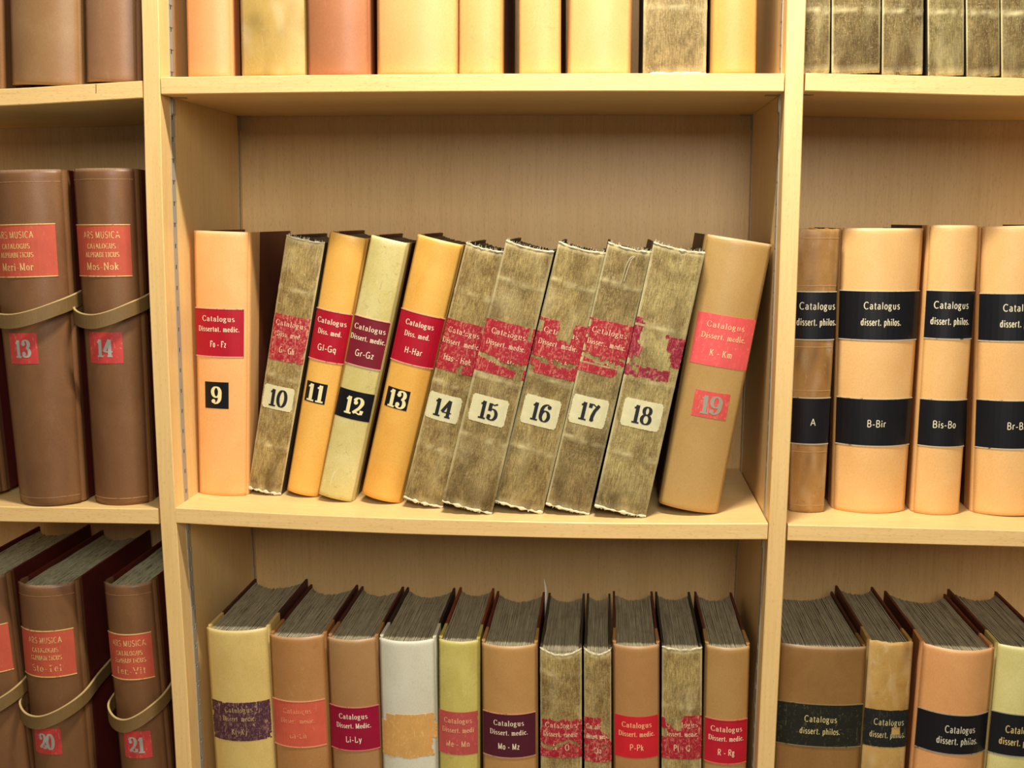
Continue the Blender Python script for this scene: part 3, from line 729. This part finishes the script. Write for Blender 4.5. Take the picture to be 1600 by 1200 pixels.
def m7(a, b): n = nz(a, b, 8, 27); return not (b < .07+n*.12) and not (abs(b-.68-.08*math.sin(a*7)+n*.1) < .035 and a < .95) and not (a < .05 and b < .3)
def m10(a, b): n = nz(a, b, 8, 30); return not (.08+n*.1 < a < .48+n*.15 and b < .38-abs(a-.42)*.7+n*.1) and not (a < .14 and .3 < b < .5+n*.2) and not (b < .05 and a < .55)
def mrag(sd, k=.10):
    return lambda a, b: min(a, 1-a, b, 1-b) > .02+k*max(0, nz(a, b, 6, sd))
def mtan(a, b):
    n = nz(a, b, 5, 41)
    if a < .09 and b < .2: return False
    if a > .94+n*.1 and (b < .24 or b > .60): return False
    return min(b, 1-b) > .01+.03*max(0, n)
def med(last, w1=52, w2=66, w3=26, second='Dissert. medic.', first='Catalogus', cap=8.6, k=1.0, du=0):
    return ((first, .20, cap, w1*k, du), (second, .42, cap*.95, w2*k, du), (last, .74, cap*1.15, w3*k, du, 'sans', .95))
RED = dict(c=CRIM, rule=(226, 168, 150), ink=(244, 228, 196))
def num(n, y, u, style):
    base = dict(num=True, y=y, u=u, label=None)
    wd = {1: 17, 2: 31}[len(n)]
    if style == 'black': base.update(c=(14, 16, 20), rough=.35, ink=(238, 226, 170), text=((n, .5, 27, wd, 0, 'serif', 1.45),), label='black number label')
    if style == 'white': base.update(c=(226, 218, 172), worn=.25, base=(248, 242, 206), rough=.3, mask=m_round, ink=(26, 26, 32), text=((n, .5, 27, wd, 0, 'serif', 1.35),), label='cream paper number label')
    if style == 'coral': base.update(c=(222, 84, 78), worn=.25, rough=.5, ink=(158, 150, 132), text=((n, .5, 27, wd+3, 0, 'serif', 1.5),), label='coral number label')
    return base
MID = 'catalogue volumes 9 to 19 on the middle shelf'
def philos(c, last, b1, b2, du=0, k=1.0):
    o = [dict(c=(16, 17, 22), rough=.38, y=b1, style='sans', ink=(226, 216, 184), rule=(196, 184, 158), rfade=.1, label='black title band',
         text=(('Catalogus', .29, 10.5, 52*k, du), ('dissert. philos.', .63, 10.5, 58*k, du)))]
    if b2: o.append(dict(c=(16, 17, 22), rough=.38, y=b2, style='sans', ink=(226, 216, 184), rule=(196, 184, 158), rfade=.1, label='black letter band',
         text=((last, .52, 10.5, 3.2+5.2*len(last), du),)))
    return o
def worn_red(mask, last, y, w=.6, drop=.12, **k):
    d = dict(c=(170, 22, 42), worn=w, base=(226, 160, 130), rough=.6, ink=(232, 200, 164), fade=.25, drop=drop, mask=mask, y=y, label='torn red title label', text=med(last, **k)); return d
B = []
# ---- middle bay, volumes 9 to 19
B += [
 dict(at=('C', 1), q=((303, 362), (388, 362), (312, 772), (385, 774)), d=.25, c1=(246, 188, 122), c2=(240, 176, 108), board=(122, 62, 34), jl=.06, mott=.05,
      label='upright peach book numbered 9, alone at the left end of the leaning row', group=MID,
      labels=[dict(RED, y=(481, 554), u=(-1, .88), text=med('Fo - Fz', second='Dissertat. medic.'), label='crimson title label'), num('9', (594, 635), (-.62, .34), 'black')]),
 dict(at=('C', 1), q=((447, 376), (509, 380), (387, 772), (440, 775)), c='R', kind='cloth', d=.25, c1=CL1, c2=CL2, sag=.08, dip=.002, bands=(.46, .19, .8), board=(84, 70, 48),
      label='thin grey-brown cloth book numbered 10 leaning right, beside the peach one', group=MID,
      labels=[worn_red(mrag(3), 'G - Gh', (486, 561), .75, .12, second='Diss. med.', w2=42, k=.95), num('10', (598, 634), (-.92, .78), 'white')]),
 dict(at=('C', 1), q=((515, 366), (574, 372), (448, 768), (498, 777)), c='R', d=.25, c1=(242, 190, 96), c2=(236, 178, 84), mott=.06, joint=True, sag=.2,
      label='narrow amber-yellow book numbered 11 between the cloth book and the pale vellum one', group=MID,
      labels=[dict(RED, y=(481, 557), text=med('Gl-Gq', second='Diss. med.', w2=38, w1=46, w3=30), label='crimson title label'), num('11', (592, 623), (-.82, .42), 'black')]),
 dict(at=('C', 1), q=((580, 368), (637, 380), (497.5, 772), (550, 785)), c='R', kind='smooth', d=.26, c1=(224, 210, 146), c2=(204, 188, 112), mott=.6, sag=.13, bulge=.003,
      label='pale greenish vellum book numbered 12 between two amber books', group=MID,
      labels=[dict(RED, c=(128, 26, 44), y=(492, 565), text=med('Gr-Gz', w1=50, w2=56, w3=30), label='maroon title label'), num('12', (604, 647), (-1, 1), 'black')]),
 dict(at=('C', 1), q=((652, 370), (724, 382), (564.6, 773), (626, 787)), c='R', d=.26, c1=(240, 186, 90), c2=(230, 168, 74), mott=.08, sag=.2,
      label='amber-yellow book numbered 13, wider than the one numbered 11', group=MID,
      labels=[dict(RED, y=(482, 559), text=med('H-Har', second='Diss. med.', w2=40, w1=44, w3=28), label='crimson title label'), num('13', (600, 630), (-.8, .3), 'black')]),
 dict(at=('C', 1), q=((728, 380), (788, 392), (630, 778), (692, 794)), c='R', kind='cloth', d=.26, c1=CL1, c2=CL2, sag=.12, dip=.002, bands=(.22, .47, .82), board=(84, 70, 48),
      label='worn cloth book numbered 14 standing next to the wide amber one', group=MID,
      labels=[worn_red(m14, 'Has - Hok', (496, 573), .6, .05, w3=44, w1=50, w2=60), num('14', (609, 649), (-.95, .72), 'white')]),
 dict(at=('C', 1), q=((790, 380), (867, 392), (690, 788), (769, 804)), c='R', kind='cloth', d=.26, c1=(148, 124, 80), c2=(178, 158, 108), sag=.07, dip=.003, bands=(.27, .5, .86), board=(84, 70, 48),
      label='broad worn cloth book numbered 15, red label torn along its foot', group=MID,
      labels=[worn_red(m15, 'Hol - Ho', (496, 576), .6, .05, w3=40, w1=54, w2=62), num('15', (611, 652), (-.8, .66), 'white')]),
 dict(at=('C', 1), q=((872.5, 380), (947, 393), (772.5, 785), (848, 803)), c='R', kind='cloth', d=.26, c1=(152, 128, 82), c2=(180, 160, 108), sag=.07, dip=.003, bands=(.23, .5, .86), board=(84, 70, 48),
      label='worn cloth book numbered 16 with a square notch torn from its red label', group=MID,
      labels=[worn_red(m16, 'Ho - Hyk', (494, 578), .65, .05, w3=42, w1=54, w2=62), num('16', (612, 656), (-.8, .7), 'white')]),
 dict(at=('C', 1), q=((950, 380), (1019, 392), (852, 790), (921, 805)), c='R', kind='cloth', d=.26, c1=(138, 118, 78), c2=(170, 150, 104), sag=.07, dip=.003, bands=(.27, .56, .86), board=(84, 70, 48),
      label='worn cloth book numbered 17 with a loose thread hanging at its head', group=MID,
      labels=[worn_red(m17, 'I - Iw', (495, 577), .65, .08, w1=54, w2=60), num('17', (613, 657), (-.9, .72), 'white')]),
 dict(at=('C', 1), q=((1021, 380), (1102.5, 394), (928, 793), (1009, 809)), c='R', kind='cloth', d=.26, c1=(158, 138, 92), c2=(192, 176, 122), sag=.07, dip=.003, bands=(.22, .5, .7), board=(84, 70, 48),
      label='worn cloth book numbered 18, its red label nearly all torn off', group=MID,
      labels=[dict(c=(140, 18, 46), worn=.75, base=(222, 130, 120), rough=.6, mask=m18, y=(494, 584), label='torn remains of a red title label'), num('18', (617, 660), (-.75, .75), 'white')]),
 dict(at=('C', 1), q=((1104.6, 367), (1207, 379), (1031, 784), (1121, 803)), c='R', d=.26, c1=(190, 154, 94), c2=(180, 142, 82), mott=.04, sag=.16, rough=.38,
      label='broad smooth tan book numbered 19 leaning at the right end of the row', group=MID,
      labels=[dict(c=(236, 92, 92), worn=.35, base=(246, 150, 110), y=(484, 563), u=(-.86, .97), rough=.5, ink=(248, 206, 150), fade=.15, text=med('K - Km', w1=56, w2=66, w3=34), label='coral title label'),
              num('19', (602, 642), (-.52, .62), 'coral')]),
]
# ---- bottom row of the middle bay
LOW = 'books on the lowest visible shelf of the middle bay'
PG = ((128, 120, 98), (190, 180, 148))
def low(q, label, Y=.035, **k):
    d = dict(at=('C', 2), q=q, Y=Y, label=label, group=LOW, d=.265, sq=.004, pages=PG, jl=.07, sag=.18, shrink=.0016); d.update(k); return d
B += [
 low(((321.6, 979), (418.5, 982), (337, 1200), (431, 1200)), 'cream vellum book with a scuffed purple label, first on the lower shelf', c1=(226, 198, 122), c2=(212, 180, 104), mott=.25, board=(80, 40, 30),
     labels=[dict(c=(78, 40, 56), worn=.55, base=(206, 160, 132), rough=.6, mask=mrag(51, .12), y=(1089, 1151), ink=(190, 160, 104), fade=.3, drop=.1, text=med('Kn-Ky', w1=46, w2=54, w3=26), label='scuffed purple title label')]),
 low(((420, 991), (507.6, 992), (432, 1200), (516, 1200)), 'tan book with a faded coral label beside the cream vellum book', c1=(186, 134, 80), c2=(176, 122, 68), mott=.25, board=(84, 34, 26),
     labels=[dict(c=(220, 98, 74), worn=.1, base=(232, 140, 110), y=(1090, 1159), u=(-1, .93), rule=(226, 160, 120), ink=(236, 160, 112), fade=.4, drop=.15, text=med('La-Lh', w1=46, w2=56, w3=28), label='faded coral title label')]),
 low(((511, 995), (588, 996.6), (519.5, 1200), (596, 1200)), 'light brown book labelled Li-Ly with a magenta-crimson label, left of the white book', c1=(178, 134, 86), c2=(168, 124, 76), mott=.05, board=(90, 40, 30),
     labels=[dict(c=(158, 10, 54), y=(1100, 1165), rule=(210, 120, 110), ink=(246, 226, 200), text=med('Li-Ly', w1=46, w2=56, w3=26, second='Dissert. Medic.'), label='magenta-crimson title label')]),
 low(((590.5, 995), (681, 1000), (599, 1200), (682.5, 1200)), 'white book with a torn tan paper label and no readable title', c1=(226, 222, 200), c2=(216, 210, 186), mott=.05, rough=.6, board=(62, 44, 34),
     labels=[dict(c=(222, 168, 92), worn=.5, base=(240, 206, 140), rough=.75, mask=mtan, y=(1109, 1176), u=(-.97, 1.02), label='torn tan paper label')]),
 low(((685, 998), (748.5, 1001), (686, 1200), (748.5, 1200)), 'yellow-green vellum book with a faded rose label', c1=(214, 200, 112), c2=(196, 180, 92), mott=.35, board=(150, 70, 34),
     labels=[dict(c=(196, 84, 80), worn=.1, y=(1107, 1173), u=(-1, .97), ink=(232, 180, 130), fade=.15, text=med('Me - Mn', w1=44, w2=50, w3=38, second='Dissert. medi'), label='faded rose title label')]),
 low(((752, 1004), (839, 1006.6), (754, 1200), (840, 1200)), 'light brown book labelled Mo - Mz with a dark maroon label', c1=(194, 148, 88), c2=(184, 136, 78), mott=.05, board=(120, 50, 30),
     labels=[dict(c=(84, 26, 44), y=(1109, 1175), u=(-.97, .95), rule=(196, 140, 110), ink=(244, 224, 190), text=med('Mo - Mz', w1=48, w2=60, w3=34), label='dark maroon title label')]),
 low(((843, 1012), (909.6, 1011), (844, 1200), (910, 1200)), 'wider of two adjoining grey-brown cloth books, head of the spine sunken', kind='cloth', c1=CL1, c2=CL2, sag=.10, dip=.010, bands=(.9,), board=(70, 60, 44), fray=True,
     labels=[worn_red(m7, 'N - O', (1117, 1180), .7, .15, w1=50, w2=56)]),
 low(((911.5, 1013), (955.6, 1013), (912.5, 1200), (956, 1200)), 'thinnest grey-brown cloth book on the lower shelf, label torn at its upper right', kind='cloth', c1=CL1, c2=CL2, sag=.10, dip=.008, board=(70, 60, 44),
     labels=[worn_red(m8, 'Oa', (1119, 1188), .8, .2, w1=36, w2=36, w3=12)]),
 low(((957.5, 1005), (1031, 1008), (959, 1200), (1030.5, 1200)), 'orange-brown book labelled P-Pk with a bright red label', c1=(184, 136, 84), c2=(174, 124, 70), mott=.08, board=(104, 46, 34),
     labels=[dict(c=(216, 32, 46), y=(1114, 1178), u=(-.95, .95), ink=(246, 190, 140), rough=.5, text=med('P-Pk', w1=46, w2=56, w3=22), label='bright red title label')]),
 low(((1033, 1011), (1098.5, 1009.5), (1033.5, 1200), (1096, 1200)), 'cloth book between the two lowest-shelf books with bright red labels', kind='cloth', c1=CL1, c2=CL2, sag=.08, dip=.003, bands=(.76,), board=(60, 58, 44),
     labels=[worn_red(m10, 'Pl - Q', (1116, 1183), .6, .15, w1=50, w2=52)]),
 low(((1102, 1009.5), (1173.6, 1008), (1099.5, 1200), (1165.5, 1200)), 'tan book labelled R - Rg with a red label, last before the right-hand panel', c1=(184, 144, 86), c2=(176, 134, 76), mott=.04, board=(110, 54, 36),
     labels=[dict(c=(192, 26, 48), y=(1120, 1186), u=(-.97, .97), rule=(206, 110, 90), ink=(244, 214, 176), text=med('R - Rg', w1=48, w2=54, w3=26), label='red title label')]),
]
# ---- right bay
RM = 'catalogue of philosophy theses in the right bay'
PE1, PE2 = (238, 190, 124), (232, 180, 112)
B += [
 dict(at=('R', 1), q=((1243, 358), (1313, 358), (1233, 800), (1287, 799)), kind='oldleather', d=.25, c1=(178, 134, 76), c2=(158, 112, 58), mott=.5, sag=.15,
      label='scuffed brown leather book with black bands, half hidden by the upright', group=RM,
      labels=philos(0, 'A', (456, 529), (621, 691), .1, .98), lines=[(446, (190, 150, 90), .001), (541, (190, 150, 90), .001), (609, (190, 150, 90), .001), (704, (190, 150, 90), .001), (372, (190, 150, 90), .001), (787, (190, 150, 90), .001)]),
 dict(at=('R', 1), q=((1315, 357), (1443, 357), (1302, 796), (1413, 798)), d=.25, c1=PE1, c2=PE2, mott=.05, sag=.2, bulge=.003,
      label='broad peach book with black bands labelled B-Bir', group=RM, labels=philos(0, 'B-Bir', (454, 528), (620, 691))),
 dict(at=('R', 1), q=((1454, 351), (1530, 352), (1427, 801), (1498, 801)), d=.25, c1=PE1, c2=PE2, mott=.05, sag=.2, bulge=.003, c='L',
      label='narrow peach book with black bands labelled Bis-Bo', group=RM, labels=philos(0, 'Bis-Bo', (454, 527), (623, 694), 0, .96)),
 dict(at=('R', 1), q=((1534, 354), (1655, 355), (1520, 802), (1630, 803)), d=.25, c1=PE1, c2=PE2, mott=.05, sag=.2, bulge=.003,
      label='peach book with black bands labelled Br-Bz, cut off by the right edge', group=RM, labels=philos(0, 'Br-Bz', (459, 531), (624, 697), 0, 1.0)),
]
RL = 'books on the lowest visible shelf of the right bay'
def rlow(q, label, Y=.04, **k):
    d = dict(at=('R', 2), q=q, Y=Y, label=label, group=RL, d=.27, sq=.004, pages=PG, jl=.06, shrink=.0012); d.update(k); return d
B += [
 rlow(((1220, 1006), (1354, 1010), (1209, 1200), (1343, 1200)), 'broad dark tan book with a scratched black band beside the right upright', c1=(152, 112, 62), c2=(140, 100, 52), mott=.06, board=(90, 50, 30), sag=.08,
      labels=[dict(c=(30, 32, 26), worn=.25, base=(120, 110, 70), y=(1094, 1158), style='sans', ink=(206, 190, 130), fade=.1, rule=(130, 116, 74), text=(('Catalogus', .34, 10, 50, 0), ('dissert. philos.', .63, 10, 62, 0)), label='scratched black title band')]),
 rlow(((1356, 1001), (1429, 1003), (1346, 1200), (1412, 1200)), 'narrow mottled yellow-brown calf book with a chipped black band', kind='oldleather', c1=(206, 166, 96), c2=(176, 130, 62), mott=.6, board=(110, 60, 36), sag=.12,
      labels=[dict(c=(26, 30, 30), worn=.2, base=(110, 110, 80), y=(1105, 1162), style='sans', ink=(190, 176, 130), fade=.3, mask=lambda a, b: not (abs(a-.72) < .1 and abs(b-.55) < .09), text=(('Catalogus', .32, 10, 46, .1), ('dissert. philos.', .66, 10, 54, .08)), label='chipped black title band')]),
 rlow(((1441, 1005), (1555.6, 1012), (1427, 1200), (1535, 1200)), 'round-backed peach book with a plain black band on the lower right shelf', c1=(228, 166, 106), c2=(220, 156, 96), mott=.05, board=(120, 60, 36), sag=.22, bulge=.004,
      labels=[dict(c=(14, 16, 22), y=(1105, 1164), style='sans', ink=(206, 200, 176), fade=.1, rule=(150, 146, 130), text=(('Catalogus', .36, 11, 46, .12), ('dissert. philos.', .66, 11, 62, .08)), label='black title band')]),
 rlow(((1558, 1007), (1650, 1010), (1541, 1200), (1630, 1200)), 'pale yellow-green vellum book with a black band at the lower right edge', c1=(222, 212, 142), c2=(208, 196, 120), mott=.12, board=(110, 54, 34), sag=.15,
      labels=[dict(c=(16, 18, 24), y=(1110, 1173), style='sans', ink=(206, 180, 120), fade=.1, rule=(150, 146, 130), text=(('Catalogus', .36, 11, 46, .0), ('dissert. philos.', .66, 11, 60, 0)), label='black title band')]),
]
# ---- left bay, strapped volumes
LM = 'strapped brown music catalogue volumes in the left bay'
BR1, BR2 = (130, 90, 56), (116, 77, 46)
def ars(last, y, u, ynum, unum, n, **k):
    L = [dict(c=(200, 86, 62), worn=.15, base=(206, 130, 96), rough=.6, y=y, u=u, rule=(224, 196, 120), rfade=.25, ink=(228, 192, 124), fade=.12, drop=k.get('drop', .05), label='faded red title label',
              text=(('ARS MUSICA', .19, 10, 56, k.get('du', -.05), 'sans', .8), ('CATALOGUS', .41, 7.5, 44, k.get('du', -.05), 'serif', 1), ('ALPHABETICUS', .58, 7.5, 52, k.get('du', -.05), 'serif', 1), (last, .83-.02, 11, 50, k.get('du', -.05), 'serif', .9)))]
    if n: L.append(dict(num=True, c=(206, 66, 62), worn=.15, rough=.5, y=ynum, u=unum, ink=(168, 172, 160), text=((n, .5, 26, 28, 0, 'serif', 1.4),), label='coral-red number label'))
    return L
LB = dict(c1=BR1, c2=BR2, mott=.08, rough=.42, d=.33, sag=.24, bulge=.003, jl=.026, board=(96, 26, 18), wavy=.0022, sq=.007, group=LM, pages=((140, 138, 112), (206, 204, 170)), pitch=.0034, prough=.004)
B += [
 dict(LB, at=('L', 1), q=((-25, 270), (96, 267), (32, 785), (128, 787)), c='L', label='strapped brown leather volume numbered 13 beside the one numbered 14',
      labels=ars('Mari-Mor', (353, 432), (-1, .82), (519, 566), (-.62, .24), '13', du=-.05), strap=(497, 1.0), lines=[(287, (170, 130, 80), .0008), (772, (170, 120, 80), .001)]),
 dict(LB, at=('L', 1), q=((114, 265), (209, 263), (149, 785), (233, 785)), label='strapped brown leather volume numbered 14 against the left upright',
      labels=ars('Mos-Nok', (352, 430), (-1, .85), (517, 565), (-.68, .5), '14', du=.05), strap=(497, 1.0), lines=[(281, (170, 130, 80), .0008), (773, (190, 140, 100), .001)]),
 dict(LB, at=('L', 1), q=((-170, 280), (-52, 274), (-95, 776), (4, 776)), c='R', label='brown leather volume cut off at the left edge, beside the one numbered 13', d=.30),
 dict(LB, at=('L', 2), q=((24, 906), (120, 911), (57, 1200), (137, 1200)), Y=.05, label='strapped brown leather volume numbered 20 on the lower left shelf',
      labels=ars('Sto-Tel', (979, 1048), (-1, .88), (1129, 1168), (-.74, .3), '20', drop=.12, du=.05), strap=(1107, 1.2), lines=[(925, (160, 110, 70), .001)]),
 dict(LB, at=('L', 2), q=((157, 906), (242, 911), (194, 1200), (258, 1200)), Y=.05, label='strapped brown leather volume numbered 21 beside the left upright',
      labels=ars('Ten-Vit', (986, 1054), (-1, .85), (1135, 1176), (-.6, .55), '21', drop=.15, du=.05), strap=(1114, 1.2), lines=[(925, (160, 110, 70), .001)]),
 dict(LB, at=('L', 2), q=((-90, 900), (12, 898), (-42, 1200), (44, 1200)), Y=.05, label='strapped brown leather volume cut off at the left edge of the lower shelf',
      labels=ars('Ro-Sto', (975, 1045), (-1, .92), (1129, 1168), (-.4, .4), None, drop=.1), strap=(1098, 1.2)),
]
# ---- top rows: only the feet show
TC = 'books whose feet show on the top shelf of the middle bay'
def top(x0, x1, b0, b1, y, label, bay='C', group=TC, h=.42, **k):
    d = dict(at=(bay, -1), q=((x0, 0), (x1, 0), (b0, y), (b1, y)), label=label, group=group, h=h, shrink=.0006, d=.25); d.update(k)
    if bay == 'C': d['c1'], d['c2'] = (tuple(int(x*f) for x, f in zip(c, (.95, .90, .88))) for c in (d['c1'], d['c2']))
    return d
B += [
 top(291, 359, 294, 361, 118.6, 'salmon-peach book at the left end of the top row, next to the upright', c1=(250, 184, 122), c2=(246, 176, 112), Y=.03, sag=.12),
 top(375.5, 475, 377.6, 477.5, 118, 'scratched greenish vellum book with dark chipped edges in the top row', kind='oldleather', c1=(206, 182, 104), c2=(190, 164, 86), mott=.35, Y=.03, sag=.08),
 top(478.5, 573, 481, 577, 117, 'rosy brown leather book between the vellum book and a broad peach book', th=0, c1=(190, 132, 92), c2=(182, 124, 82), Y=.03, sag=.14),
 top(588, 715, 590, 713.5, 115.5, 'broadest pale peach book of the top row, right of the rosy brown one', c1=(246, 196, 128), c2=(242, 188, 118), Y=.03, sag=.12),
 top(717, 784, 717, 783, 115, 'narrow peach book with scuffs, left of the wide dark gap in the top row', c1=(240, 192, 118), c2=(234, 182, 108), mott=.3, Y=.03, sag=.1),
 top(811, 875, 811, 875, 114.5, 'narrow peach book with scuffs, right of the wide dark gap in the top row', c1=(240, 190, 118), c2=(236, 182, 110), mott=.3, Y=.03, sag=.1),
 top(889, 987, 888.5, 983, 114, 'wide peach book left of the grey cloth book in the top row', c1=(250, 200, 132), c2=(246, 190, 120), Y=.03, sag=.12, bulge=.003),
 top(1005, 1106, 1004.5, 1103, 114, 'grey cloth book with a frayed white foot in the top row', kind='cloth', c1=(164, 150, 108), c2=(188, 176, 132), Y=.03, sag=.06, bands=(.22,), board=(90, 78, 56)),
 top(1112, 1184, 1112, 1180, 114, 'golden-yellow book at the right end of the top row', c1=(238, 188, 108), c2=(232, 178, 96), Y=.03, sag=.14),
]
TL = 'brown leather volumes on the top shelf of the left bay'
B += [
 top(16, 121, 19, 125, 136.5, 'brown leather volume second from the upright, top shelf of the left bay', 'L', TL, .50, c1=(164, 126, 84), c2=(152, 112, 72), Y=.025, sag=.14, bulge=.004),
 top(133.5, 212, 136, 214, 131, 'brown leather volume against the left upright on the top shelf', 'L', TL, .50, c1=(160, 118, 84), c2=(150, 108, 74), Y=.025, sag=.14, bulge=.004),
 top(-100, -2, -96, 1, 140, 'brown leather volume mostly cut off at the upper left corner', 'L', TL, .50, c1=(150, 108, 70), c2=(140, 98, 60), Y=.025, sag=.14, bulge=.004),
]
TR_ = 'grey-brown cloth volumes on the top shelf of the right bay'
tcl = [
 (-2.0, 1244, 1298, 1243.5, 1296.5, 113, 'grey-brown cloth volume half hidden behind the right upright, top shelf', 5),
 (-2.3, 1300, 1376, 1298.5, 1375.5, 115, 'wide cloth volume with scratches, second in the top right row', 11),
 (-2.6, 1378, 1442, 1377, 1442.5, 117, 'cloth volume with pale scuffed band, left of the dark gap in the top right row', 17),
 (-3.5, 1449, 1505.5, 1449, 1507, 119, 'lighter grey-green cloth volume right of the dark gap, top right row', 23),
 (-4.0, 1507.5, 1559.5, 1509.5, 1563, 120, 'dark worn cloth volume, second from the right edge in the top row', 31),
 (-4.3, 1562, 1622, 1565, 1622, 122, 'cloth volume at the upper right corner, cut off by the frame', 37)]
for (tl_, a, b, c, d_, y, lab, sd) in tcl:
    B.append(top(a, b, c, d_, y, lab, 'R', TR_, .41, th=tl_, kind='cloth', c1=(112, 92, 58) if sd != 23 else (130, 116, 74), c2=(142, 124, 82) if sd != 23 else (158, 146, 100), Y=.02, sag=.06, bands=(.21,), board=(84, 70, 48), seed=sd, fray=False))
def tube(pts, r, name, m, parent, label=None, n=5):
    vs, fs = [], []
    for i, p in enumerate(pts):
        a = Vector(pts[max(0, i-1)]); b = Vector(pts[min(len(pts)-1, i+1)]); t = (b-a).normalized()
        u = t.cross(Vector((0, 1, 0))).normalized(); v = t.cross(u)
        for k in range(n):
            an = 2*math.pi*k/n; vs.append(Vector(p)+(u*math.cos(an)+v*math.sin(an))*r)
        if i:
            for k in range(n): fs.append(((i-1)*n+k, (i-1)*n+(k+1) % n, i*n+(k+1) % n, i*n+k))
    o = mesh(name, vs, fs, m, parent, label, True); fixn(o.data); return o
def scrap(sp, u, wd, ht, curl, parent, seed):
    "torn dark bit of lining curling up behind the head of the spine"
    vs, fs = [], []; rnd = random.Random(seed); nx, nz = 10, 8
    for layer in (0, 1):
        for j in range(nz+1):
            for i in range(nx+1):
                a = i/nx; b = j/nz
                e = noise.noise(Vector((a*5+seed, b*3, seed)))*.0018*b
                hh = ht*(.45+.55*math.sin(a*2.9+.3+seed))
                x = u*sp.t/2+wd*(a-.5); y = sp.sag*u*u+.0035+.0012*layer+curl*b*b*.006+e
                vs.append((x+e, y, sp.h-.006-sp.dip*(1-u*u)+(hh+.006)*b))
    L = (nx+1)*(nz+1)
    for j in range(nz):
        for i in range(nx):
            a = j*(nx+1)+i; fs.append((a, a+1, a+nx+2, a+nx+1)); fs.append((L+a, L+a+nx+1, L+a+nx+2, L+a+1))
    for i in range(nx): a = nz*(nx+1)+i; fs.append((a, a+1, L+a+1, L+a))
    for j in range(nz):
        for a in (j*(nx+1), j*(nx+1)+nx): fs.append((a, a+nx+1, L+a+nx+1, L+a))
    o = mesh('torn_lining', vs, fs, M_HOLLOW, parent, 'dark torn lining curling out of the head'); fixn(o.data)
for i, D in enumerate(B):
    D.setdefault('seed', 11+i*3)
    r = book(D); sp = LAST[0]; lab = D['label']
    if 'numbered 15' in lab: scrap(sp, .35, .018, .006, 1, r, 2); scrap(sp, -.35, .02, .0035, 1, r, 5)
    if 'numbered 16' in lab: scrap(sp, -.1, .03, .0035, 1, r, 3)
    if 'numbered 17' in lab:
        scrap(sp, -.35, .022, .003, .5, r, 4)
        P_ = [sp.pt(.25, sp.h-.012, .0012), sp.pt(.10, sp.h-.017, .002), sp.pt(.02, sp.h-.028, .0018), sp.pt(.0, sp.h-.042, .0016), sp.pt(-.02, sp.h-.056, .0014)]
        tube(P_, .0004, 'loose_thread', M_FRAY, r, 'pale loose thread')
        P_ = [sp.pt(.30, sp.h-.012, .0012), sp.pt(.18, sp.h-.019, .0022), sp.pt(.12, sp.h-.035, .0018), sp.pt(.09, sp.h-.052, .0015)]
        tube(P_, .0004, 'loose_thread', M_FRAY, r, 'pale loose thread')
    if 'numbered 18' in lab: scrap(sp, .78, .014, .006, 1, r, 6)
    if 'numbered 10' in lab: scrap(sp, .4, .012, .004, .5, r, 7)
# white paper slip sticking up behind the book labelled Mo - Mz
a_ = atY(852, 922, .27)
P_ = [a_+Vector((.0015, 0, -.05)), a_+Vector((.001, 0, 0)), a_+Vector((-.0003, 0, .010)), a_+Vector((-.0022, 0, .020))]
vs, fs = [], []
for i, p_ in enumerate(P_):
    wd = (.0018, .0016, .0012, .0003)[i]
    vs += [(p_.x-wd, p_.y, p_.z), (p_.x+wd, p_.y, p_.z), (p_.x+wd, p_.y+.0004, p_.z), (p_.x-wd, p_.y+.0004, p_.z)]
    if i:
        for k in range(4): fs.append(((i-1)*4+k, (i-1)*4+(k+1) % 4, i*4+(k+1) % 4, i*4+k))
fs += [(3, 2, 1, 0), (12, 13, 14, 15)]
sl = mesh('paper_slip', [Vector(v)-P_[0] for v in vs], fs, plain('white_paper', (232, 226, 210), .9, 0)); sl.location = P_[0]
tag(sl, 'tiny white paper slip sticking up behind the book labelled Mo - Mz', 'paper slip')
